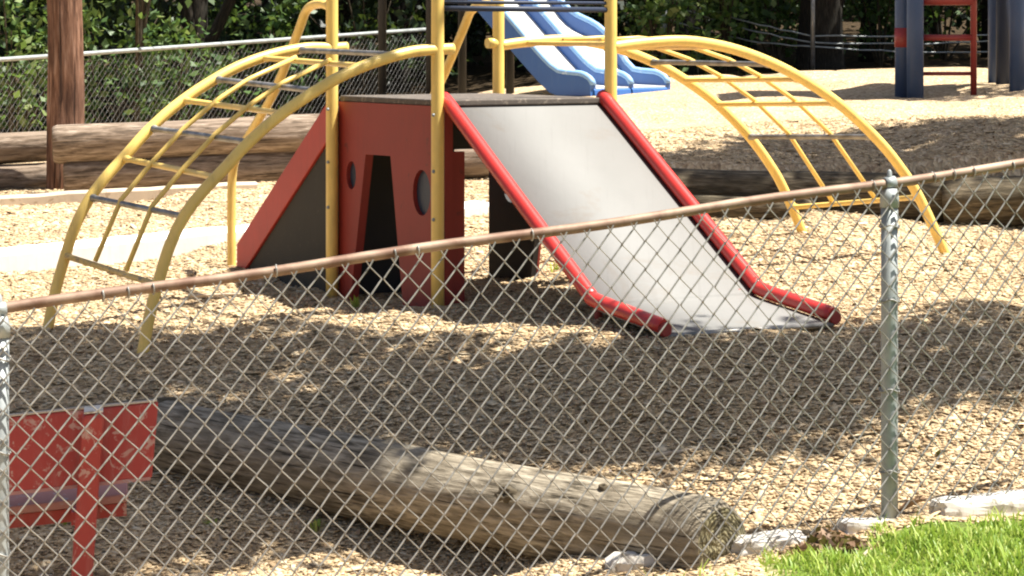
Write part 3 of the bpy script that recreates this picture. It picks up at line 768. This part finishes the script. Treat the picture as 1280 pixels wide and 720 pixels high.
def kerb(name, pts, w, h, label, mat='concrete'):
    b = MB(); P = []
    for (px, py, Y) in pts:
        q = at(px, py, Y); q.z = gz(q.x, q.y); P.append(q)
    n = 14; Q = [P[0].lerp(P[1], i / n) for i in range(n + 1)]
    e = (P[1] - P[0]); nn = Vector((-e.y, e.x, 0)).normalized() * w
    for q in Q:
        g = gz(q.x, q.y); j = random.uniform(-.006, .006)
        for off, z in ((0, -.05), (.0, h - .015), (.1, h), (.9, h), (1, h - .015), (1, -.05)): b.v.append(Vector((q.x, q.y, g + z + j)) + nn * off)
    for i in range(n):
        for j in range(5): b.face((i * 6 + j, (i + 1) * 6 + j, (i + 1) * 6 + j + 1, i * 6 + j + 1))
    b.face(tuple(range(6))); b.face(tuple(n * 6 + j for j in range(6))[::-1])
    return tag(obj(name, b, mat, None, P[0]), label, 'kerb')
kerb('concrete_kerb', [(-120, 335, 15.6), (620, 300, 17.3)], .34, .085, 'white concrete kerb crossing the mulch behind the left arched ladder', 'white_kerb')
kerb('timber_edging', [(-160, 252, 18.8), (322, 236, 19.3)], .16, .075, 'pale timber edging strip along the foot of the stacked logs', 'bare_wood')

# twigs and weeds
def twig(pts, r, label, Ys=None):
    P = [ground_hit(*p) + UP * (r + .006) for p in pts]; b = MB(); S = spline(P, 4)
    for q in S: q.z = gz(q.x, q.y) + r + .014
    b.tube(S, [r * (1 - .5 * i / len(S)) for i in range(len(S))], 6)
    tag(obj('twig', b, 'bare_wood' if r > .008 else 'bark_brown', None, P[0]), label, 'twig')
twig([(812, 582), (850, 577), (900, 568)], .012, 'pale stick on the mulch above the middle of the fallen log')
twig([(856, 609), (890, 611), (930, 606)], .006, 'thin dark twig on the mulch above the log end')
twig([(1060, 556), (1090, 551), (1108, 549)], .006, 'thin dark twig on the mulch just left of the grey fence post')
twig([(235, 376), (270, 375), (300, 374)], .01, 'stick on the mulch under the left arched ladder')
twig([(1150, 480), (1200, 492), (1240, 488)], .007, 'thin twig in the shade right of the grey fence post')
def weed(px, py, n, h, label, seed, mat='grass'):
    rs = random.Random(seed); c = ground_hit(px, py); b = MB()
    for i in range(n):
        a = rs.uniform(0, 6.283); l = h * rs.uniform(.6, 1.1); d = Vector((math.cos(a), math.sin(a), 0)); sp = rs.uniform(.2, .8); w = Vector((-d.y, d.x, 0)) * rs.uniform(.003, .006)
        o = c + d * rs.uniform(0, .02); m1 = o + d * l * sp * .35 + UP * l * .7; t = o + d * l * sp + UP * l * rs.uniform(.6, .95)
        k = len(b.v); b.v += [o - w, o + w, m1 + w, m1 - w, t]; b.face((k, k + 1, k + 2, k + 3)); b.face((k + 3, k + 2, k + 4))
    tag(obj('weed', b, mat, None, c), label, 'weed')
weed(78, 668, 14, .12, 'small pale grass tuft under the red bench', 1)
weed(268, 672, 16, .08, 'small grass tuft in front of the fallen log', 2)
weed(445, 385, 16, .07, 'green weed at the doorway of the red climber panel', 3)
weed(693, 345, 16, .09, 'green weed below the left rail of the slide', 4)
weed(395, 668, 12, .06, 'tiny grass tuft below the shaded middle of the log', 5)

# ================================================================== FAR PLAY EQUIPMENT
def build_blue_slide():
    o0 = at(739, 114, 27.6); o0.z = gz(o0.x, o0.y) + .02
    root = thing('twin_slide', 'blue plastic slide with two pale lanes beyond the climber', 'slide', o0)
    d = Vector((-.74, .67, 0)).normalized(); s = Vector((.67, .74, 0)).normalized(); lw = .585
    def pr(t, wave):
        """height above the ground at distance t up the slide"""
        z = .05 + .02 * t
        q = max(t - .40, 0); z += .84 * (q - .12 * (1 - math.exp(-q / .12)))
        if wave and t > .5: z += .10 * math.sin((t - .5) * 5.2)
        return z
    T = [.0, .02, .05, .1, .16, .25, .35, .45, .55] + list(np.linspace(.65, 2.1, 16))
    T_low = gz
    for k in range(2):
        b = MB(); wave = k > 0
        for t in T:
            for w in (.06, lw - .0): b.v.append(o0 + s * (k * lw + w) + d * t + UP * pr(t, wave))
        n = len(T)
        top = list(b.v)
        b.v += [v - UP * .03 for v in top]
        for i in range(n - 1):
            b.face((i * 2, i * 2 + 1, i * 2 + 3, i * 2 + 2), None, True); q = 2 * n; b.face((q + i * 2, q + i * 2 + 2, q + i * 2 + 3, q + i * 2 + 1))
        b.face((0, 2 * n, 2 * n + 1, 1)); obj('lane_bed', b, 'pale_bed', root)
        lp = MB(); q = o0 + s * (k * lw + .03) ; 
        lip = [(.05, .052), (.01, .045), (-.02, .02), (-.03, -.04)]
        m = MB()
        for w in (.0, lw - .03):
            for dd, z in lip + [(x + .03, zz - .03) for x, zz in lip[::-1]]: m.v.append(q + s * w + d * dd + UP * z)
        for j in range(8): m.face((j, (j + 1) % 8, 8 + (j + 1) % 8, 8 + j), None, False)
        m.face(tuple(range(8))[::-1]); m.face(tuple(range(8, 16))); obj('lane_lip', m, 'blue', root)
    for k in range(3):
        m = MB(); wave = 1 < k; TT = T
        rows = []
        for t in TT:
            zt = pr(t, wave) + .11 + .04 * min(1, t); zb = max(pr(t, False) - .13, -.04)
            if t < .16: zt = .03 + .14 * math.sqrt(max(0, 1 - ((.16 - t) / .165) ** 2)) * .95
            rows.append((t, zb, zt))
        for t, zb, zt in rows:
            for w, z in ((0, zb), (0, zt), (.06, zt), (.06, zb)): m.v.append(o0 + s * (k * lw + w) + d * t + UP * z)
        for i in range(len(rows) - 1):
            for j in range(4): m.face((i * 4 + j, i * 4 + (j + 1) % 4, (i + 1) * 4 + (j + 1) % 4, (i + 1) * 4 + j), None, False)
        m.face((0, 1, 2, 3)); m.face(tuple(len(rows[:-1]) * 4 + j for j in (3, 2, 1, 0))); wl = obj('lane_wall', m, 'blue', root, bevel=.012)
        e = MB()
        e.tube([o0 + s * (k * lw + .03) + d * t + UP * (zt + .012) for t, zb, zt in rows], .035, 8); obj('wall_rim', e, 'blue_light', wl)
    zt = pr(2.1, False)
    pl = MB(); q = o0 + d * 2.1 - s * .05; pl.box(q + UP * (zt - .06), d * .8, s * (2 * lw + .16), UP * .06); obj('platform', pl, 'navy', root)
    for a in (0.05, .75):
        for w in (0, 2 * lw + .06):
            p = q + d * a + s * w; m = MB(); m.tube([Vector((p.x, p.y, gz(p.x, p.y) - .1)), Vector((p.x, p.y, o0.z + zt + 1.2))], .045, 12); obj('post', m, 'black', root)
    m = MB(); p = o0 + d * 1.25 + s * .03; m.tube([Vector((p.x, p.y, gz(p.x, p.y) - .1)), p + UP * (pr(1.25, False) - .05)], .035, 10); obj('brace_post', m, 'navy', root)
M['blue_light'] = paint('worn_blue_rim', (.25, .45, .72), (.5, .62, .75), .6, .5, 5)
build_blue_slide()

def build_tower():
    o = at(1140, 118, 26.0); o.z = gz(o.x, o.y)
    root = thing('play_tower', 'blue posted play tower with a red ladder at the upper right', 'play structure', o)
    H = 3.4
    for px, Y, mat in ((1144, 25.9, 'blue_post'), (1129, 26.15, 'blue_post'), (1272, 25.9, 'blue_post'), (1255, 26.8, 'navy'), (1245, 27.1, 'blue_post')):
        x = atx(px, Y); g = gz(x, Y); m = MB(); m.tube([(x, Y, z) for z in (g - .15, g + .8, g + 1.8, g + H)], .078, 16); obj('post', m, mat, root)
    zdk = o.z + 1.75; a = Vector((atx(1122, 26), 25.85, zdk)); m = MB(); m.box(a, Vector((1.35, .0, 0)), Vector((.1, 1.25, 0)), UP * .08); obj('deck', m, 'navy', root)
    m = MB(); b0 = a + UP * 1.7 - Vector((.15, .15, 0)); w, dd = Vector((1.65, 0, 0)), Vector((.1, 1.55, 0)); k = b0 + w * .5 + dd * .5 + UP * .7
    m.v = [b0, b0 + w, b0 + w + dd, b0 + dd, k]; [m.face(f) for f in ((0, 1, 4), (1, 2, 4), (2, 3, 4), (3, 0, 4), (3, 2, 1, 0))]; obj('roof', m, 'red', root)
    lt = MB(); x1 = atx(1217, 26.0); g = gz(x1, 26.0); lt.tube([(x1, 26.0, g - .1), (x1, 26.0, zdk + .6)], .03, 10); lr = obj('ladder_stile', lt, 'ladder_red', root)
    x0 = atx(1146, 25.95)
    for py, r in ((92, .018), (47, .03), (0, .05), (-42, .03)):
        z = EYE - (py - Y0) / F * 26.0; m = MB(); m.tube([(x0, 25.97, z), (x1, 26.0, z)], r, 8); obj('rung', m, 'ladder_red', root)
    m = MB(); x2 = atx(1130, 26.1); z = EYE - (47 - Y0) / F * 26.1; m.tube([(x2, 26.15, z - .09), (x2, 26.15, z + .09)], .083, 16); obj('post_band', m, 'ladder_red', root)
build_tower()

# ================================================================== FAR FENCE AND WIRES
def build_far_fence():
    p0 = at(-260, 93, 29.0); p1 = at(545, 36, 37.5); H = 1.2
    root = thing('boundary_fence', 'far chain link fence with a pale top rail in front of the woods at left', 'fence', p0 - UP * H)
    b0, b1 = p0 - UP * H, p1 - UP * H
    m = MB(); m.tube([p0.lerp(p1, i / 12) for i in range(13)], .026, 8); obj('top_rail', m, 'galv', root)
    f = MB(); zig_fabric(f, b0, b1, H - .03, .085, .095, .0019, 3); obj('mesh_fabric', f, 'bare_rung', root)
    for px in (-120, 81, 415, 543):
        kx = (px - 640) / F; t = (kx * b0.y - b0.x) / ((b1.x - b0.x) - kx * (b1.y - b0.y)); q = b0.lerp(b1, t); m = MB(); m.tube([q - UP * .25 + Vector((0, .05, 0)), q + UP * 1.22 + Vector((0, .05, 0))], .026, 10); po = obj('post', m, 'bare_rung', root)
        c = MB(); c.sphere(q + UP * 1.23 + Vector((0, .05, 0)), .036, 10, 5); obj('post_cap', c, 'galv', po)
build_far_fence()
def build_wires():
    r0 = at(1016, 92, 37.2); r0.z = gz(r0.x, r0.y)
    root = thing('wire_fence', 'loose pale wire strands sagging between trees at the far edge of the playground', 'fence', r0)
    m = MB(); m.tube([r0 - UP * .2, r0 + UP * 1.75], .03, 8); obj('post', m, 'bare_rung', root)
    L = at(800, 0, 39.0); Rr = at(1420, 0, 38.6)
    for yl, yc, yr, sag in ((-5, 45, 33, 4), (2, 53, 36, 6), (22, 58, 52, 8)):
        P = []
        for i in range(15):
            t = i / 14; px = 830 + (1016 - 830) * t; P.append(at(px, yl + (yc - yl) * t + 4 * sag * t * (1 - t), 39 - 1.75 * t))
        for i in range(1, 15):
            t = i / 14; px = 1016 + 400 * t; P.append(at(px, yc + (yr - yc) * t + 4 * sag * t * (1 - t) * 1.3, 37.25 + 1.3 * t))
        m = MB(); m.tube([q + UP * random.gauss(0, .005) for q in P], .011, 5); obj('wire_strand', m, 'galv', root)
    for px, yy, Y in ((1420, 36, 38.55), (830, 0, 39.0)):
        q = at(px, yy, Y); q.z = gz(q.x, q.y); m = MB(); m.tube([q - UP * .2, q + UP * 1.75], .04, 8); obj('post', m, 'galv', root)
build_wires()

# ================================================================== TREES
def tree_mesh(root, base_, H, r, lean, crown_c, crown_r, nl, leaf, lsize, bark, seed, low=0.0, limbs=7):
    """tapered trunk + limbs as one mesh, crown as leaves gathered in clumps on twig ends"""
    rs = random.Random(seed); b = MB(); base_ = Vector(base_)
    top = base_ + Vector((lean[0], lean[1], H))
    tr = spline([base_ - UP * .3, base_, base_ + (top - base_) * .3 + Vector((rs.uniform(-.1, .1), rs.uniform(-.1, .1), 0)), base_ + (top - base_) * .65, top], 5)
    k = len(tr); b.tube(tr, [r * (1.35 if i < 3 else 1.12 if i < 6 else 1) * (1 - .75 * i / k) for i in range(k)], 14, True, True, lambda t, L: 1 + .06 * math.sin(3 * t + seed) + .04 * math.sin(7 * t + L))
    C = []; cc = base_ + Vector(crown_c)
    for i in range(limbs):
        i0 = int(k * rs.uniform(.3, .9)); o = tr[i0]; a = rs.uniform(0, 6.283); q = rs.uniform(.3, 1)
        e = cc + Vector((crown_r[0] * math.cos(a) * q, crown_r[1] * math.sin(a) * q, crown_r[2] * rs.uniform(-.75, .7)))
        mid = o.lerp(e, .5) + UP * rs.uniform(0, .5); S = spline([o, mid, e], 4)
        b.tube(S, [r * .42 * (1 - .8 * j / len(S)) for j in range(len(S))], 7); C.append(e); C.append(mid)
    t_ = obj('trunk', b, bark, root)
    ncl = max(10, nl // 60)
    for i in range(ncl):
        v = Vector((rs.gauss(0, 1), rs.gauss(0, 1), rs.gauss(0, 1))).normalized() * rs.uniform(.35, 1) ** .6
        C.append(cc + Vector((v.x * crown_r[0], v.y * crown_r[1], v.z * crown_r[2])))
    C = np.array([c[:] for c in C]); idx = rng.integers(0, len(C), nl)
    sp = rng.normal(0, 1, (nl, 3)) * np.array([.34, .34, .24]) * (lsize / .13) ** .5
    P = C[idx] + sp; P = P[P[:, 2] > base_.z + low]
    V, Fq = rot_quads(P, lsize, .62, 1.0); np_obj('crown', V, Fq, leaf, root)
def tree(px, Y, H, r, label, seed, nl=3000, leaf='leaf_a', lsize=.17, bark='bark', low=1.6, cr=None, group=None, lean=(.2, .1), czf=.62):
    x = atx(px, Y); p = Vector((x, Y, gz(x, Y))); root = thing('tree', label, 'tree', p, group)
    cr = cr or (2.2, 2.0, H * .36); tree_mesh(root, p, H, r, lean, (lean[0] * .6, lean[1] * .6, H * czf), cr, nl, leaf, lsize, bark, seed, low)
    return root
tree(1034, 37.6, 10, .27, 'thickest dark tree trunk, behind the thin grey post at upper right', 21, 2600)
tree(1004, 38.6, 9, .13, 'slim dark trunk touching the left side of the thickest trunk', 22, 1800)
tree(856, 40.0, 10, .23, 'dark tree trunk above the right arched ladder', 23, 2400, low=1.3)
tree(167, 34.5, 7, .07, 'slender brown sapling behind the far fence right of the pole', 24, 1500, 'leaf_b', .14, 'bark_brown', .9, (1.4, 1.4, 2.4))
tree(243, 37.0, 9, .22, 'dark tree trunk behind the far fence above the left arched ladder', 25, 2400, low=1.2)
tree(498, 41.0, 9, .2, 'dark tree behind the climber between its two left posts', 26, 2400, low=1.3)
GT = 'trees in the shaded woods'
gl = 'dark tree standing deep in the shaded woods behind the playground'
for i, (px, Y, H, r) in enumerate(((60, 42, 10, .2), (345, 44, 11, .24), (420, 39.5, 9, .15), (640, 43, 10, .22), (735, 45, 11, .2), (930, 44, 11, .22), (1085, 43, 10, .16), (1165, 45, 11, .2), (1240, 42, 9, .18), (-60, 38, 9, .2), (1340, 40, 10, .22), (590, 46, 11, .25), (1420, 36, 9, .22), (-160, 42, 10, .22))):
    tree(px, Y, H, r, gl, 40 + i, 4200, 'leaf_far' if i % 3 else 'leaf_a', .24, 'bark', .9 if i % 2 else 1.5, (2.6, 2.2, H * .42), GT, (random.uniform(-.4, .4), .2))

def shrub(px, Y, w, h, n, leaf, lsize, label, seed, group=None):
    rs = random.Random(seed); x = atx(px, Y); p = Vector((x, Y, gz(x, Y))); root = thing('bush', label, 'bush', p, group)
    b = MB(); C = []
    for i in range(7):
        a = rs.uniform(0, 6.283); q = rs.uniform(.2, 1); e = p + Vector((w * q * math.cos(a), w * .7 * q * math.sin(a), h * rs.uniform(.45, 1)))
        S = spline([p - UP * .1, p.lerp(e, .5) + UP * .15, e], 4); b.tube(S, [.022 * (1 - .8 * j / len(S)) for j in range(len(S))], 5); C += [e, p.lerp(e, .6)]
    obj('stem', b, 'bark_brown', root)
    for i in range(max(8, n // 45)):
        a = rs.uniform(0, 6.283); q = rs.uniform(0, 1) ** .5; C.append(p + Vector((w * q * math.cos(a), w * .7 * q * math.sin(a), h * rs.uniform(.12, 1.05) * (1 - .35 * q * q))))
    C = np.array([c[:] for c in C]); P = C[rng.integers(0, len(C), n)] + rng.normal(0, 1, (n, 3)) * np.array([.17, .17, .13])
    V, Fq = rot_quads(P, lsize, .6, .9); np_obj('foliage', V, Fq, leaf, root)
shrub(15, 33.5, 1.0, 2.3, 1100, 'leaf_b', .13, 'bright leafed bush behind the far fence at the upper left corner', 1)
shrub(128, 35.5, .9, 2.0, 900, 'leaf_b', .13, 'light green bush behind the far fence between the pole and the sapling', 2)
shrub(215, 34.6, .7, 1.5, 700, 'leaf_a', .12, 'dark green bush behind the far fence just right of the sapling', 3)
shrub(330, 37.8, 1.0, 2.2, 1000, 'leaf_a', .13, 'leafy bush behind the far fence over the top of the left arched ladder', 4)
shrub(825, 37.5, .55, 1.75, 700, 'leaf_b', .13, 'bright leafed bush between the right climber post and a dark trunk', 5)
shrub(905, 38.2, .6, 1.8, 700, 'leaf_b', .13, 'light green bush just right of the dark trunk above the right ladder', 6)
shrub(970, 40.3, .8, 1.9, 800, 'leaf_a', .13, 'dark green bush behind the sagging wires', 7)
shrub(1100, 40.5, .8, 2.0, 900, 'leaf_a', .13, 'dark green bush between the thickest trunk and the blue tower', 8)
gb = 'dark undergrowth bush in the woods behind the playground'
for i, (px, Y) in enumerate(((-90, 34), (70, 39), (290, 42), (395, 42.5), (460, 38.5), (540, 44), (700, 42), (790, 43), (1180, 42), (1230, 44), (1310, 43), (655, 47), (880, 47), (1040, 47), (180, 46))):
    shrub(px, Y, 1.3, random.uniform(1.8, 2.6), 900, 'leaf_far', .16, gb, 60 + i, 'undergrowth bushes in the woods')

def far_woods():
    n = 26000; X = rng.uniform(-24, 24, n); Y = rng.uniform(49, 60, n)
    Z = hgt(X, Y) + rng.uniform(-.2, 1, n) ** 1 * (7 + 2 * np.sin(X * .9) + 1.5 * np.sin(X * 2.3))
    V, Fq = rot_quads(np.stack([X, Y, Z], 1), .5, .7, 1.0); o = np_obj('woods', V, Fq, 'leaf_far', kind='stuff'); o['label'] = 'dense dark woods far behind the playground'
far_woods()

# ---- two tall trees beside the view whose crowns throw the big shadows on the mulch
def in_poly(x, y, P):
    c = False; j = len(P) - 1
    for i in range(len(P)):
        if (P[i][1] > y) != (P[j][1] > y) and x < (P[j][0] - P[i][0]) * (y - P[i][1]) / (P[j][1] - P[i][1]) + P[i][0]: c = not c
        j = i
    return c
def shade_tree(trunk_xy, r, polys, label, seed, tmin, tmax, lsize=.13, spread=.17, extra=(), limb_y=(10.9, 11.9), gaps=()):
    rs = random.Random(seed); p = Vector((trunk_xy[0], trunk_xy[1], gz(*trunk_xy))); root = thing('tree', label, 'tree', p)
    C, K = [], []
    for P, ncl, per in polys:
        x0, x1 = min(q[0] for q in P), max(q[0] for q in P); y0, y1 = min(q[1] for q in P), max(q[1] for q in P); k = 0
        while k < ncl:
            x, y = rs.uniform(x0, x1), rs.uniform(y0, y1)
            if not in_poly(x, y, P) or any(in_poly(x, y, h_) for h_ in gaps): continue
            g = ground_hit(x, y); C.append(g + SUN * rs.uniform(tmin, tmax)); K.append(per); k += 1
    for c in extra: C.append(Vector(c) + SUN * rs.uniform(tmin, tmax)); K.append(34)
    cc = sum(C, Vector()) / len(C); fork = p + Vector((-.3, 0, 3.0)); b = MB()
    b.tube(spline([p - UP * .3, p, p + Vector((-.1, 0, 1.5)), fork, fork.lerp(cc, .25) + UP * .6], 5), [r * (1.3 if i < 4 else 1) * (1 - .5 * i / 21) for i in range(21)], 14)
    tops = sorted([c for c in C if limb_y[0] < c.y < limb_y[1]], key=lambda c: rs.random())[:26]
    for e in tops:
        S = spline([fork, fork.lerp(e, .45) + UP * .5, e], 5); b.tube(S, [r * .3 * (1 - .9 * j / len(S)) for j in range(len(S))], 7)
    obj('trunk', b, 'bark_brown', root)
    Cn = np.repeat(np.array([c[:] for c in C]), K, axis=0); n = len(Cn)
    V, Fq = rot_quads(Cn + rng.normal(0, 1, (n, 3)) * np.array([spread, spread, .2]), lsize, .65, .7)
    np_obj('crown', V, Fq, 'leaf_a', root)
shade_tree((8.2, 11.2), .26, [
    ([(-120, 418), (60, 412), (160, 404), (240, 400), (330, 404), (400, 424), (490, 442), (640, 448), (820, 440), (1030, 416), (1100, 414), (1310, 384), (1310, 500), (1200, 498), (1110, 500), (1060, 528), (1000, 515), (960, 478), (830, 494), (700, 498), (640, 530), (470, 540), (300, 520), (-120, 500)], 280, 34),
    ([(630, 540), (720, 526), (900, 530), (1000, 517), (1040, 530), (950, 554), (850, 558), (700, 560)], 34, 30),
    ([(-120, 500), (300, 520), (440, 536), (452, 590), (470, 655), (410, 685), (300, 684), (180, 708), (-120, 730)], 165, 32),
    ([(-140, 590), (170, 600), (200, 640), (150, 722), (-140, 722)], 50, 30),
  ], 'tall leafy tree beside the playground shading the mulch', 5, 4.6, 6.4, extra=[at(x, y, 9.8) for x in range(-40, 221, 26) for y in (510, 560, 610, 660)],
  gaps=[[(190, 488), (340, 488), (360, 512), (200, 516)], [(385, 458), (520, 455), (530, 474), (390, 478)], [(1120, 455), (1290, 440), (1290, 458), (1130, 470)], [(250, 440), (330, 438), (330, 450), (250, 452)]])
shade_tree((13.5, 20.5), .3, [
    ([(830, 193), (950, 174), (1100, 166), (1150, 158), (1310, 155), (1310, 270), (1100, 265), (835, 265)], 260, 42),
    ([(1070, 122), (1150, 116), (1310, 110), (1310, 124), (1150, 127)], 50, 30),
  ], 'tall leafy tree right of the terrace shading the dark logs', 6, 5.5, 8.0, .16, .22, limb_y=(0, 40))

# ================================================================== LIGHT, SKY, CAMERA
w = bpy.data.worlds.new('World'); scene.world = w; w.use_nodes = True; nt = w.node_tree
sky = nt.nodes.new('ShaderNodeTexSky'); sky.sky_type = 'NISHITA'; sky.sun_disc = False
el = math.atan2(SUN.z, math.hypot(SUN.x, SUN.y)); sky.sun_elevation = el; sky.sun_rotation = math.atan2(SUN.x, SUN.y); sky.dust_density = 2.5; sky.air_density = .8
bg = nt.nodes['Background']; nt.links.new(sky.outputs[0], bg.inputs[0]); bg.inputs[1].default_value = .057
ld = bpy.data.lights.new('sun', 'SUN'); ld.energy = 5.0; ld.angle = R(.53); ld.color = (1, .96, .89)
lo = bpy.data.objects.new('sun', ld); col.objects.link(lo); lo.rotation_euler = SUN.to_track_quat('Z', 'Y').to_euler()
cd = bpy.data.cameras.new('camera'); cam = bpy.data.objects.new('camera', cd); col.objects.link(cam); scene.camera = cam
cam.location = (0, 0, EYE); cam.rotation_euler = (R(90), 0, 0)
cd.sensor_width = 36; cd.lens = 36 * F / 1280; cd.shift_y = -(360 - Y0) / 1280; cd.clip_start = .1; cd.clip_end = 2000
scene.view_settings.view_transform = 'Standard'; scene.view_settings.look = 'None'; scene.view_settings.gamma = 1
scene.view_settings.exposure = 1.42
scene.cycles.filter_width = 2.1
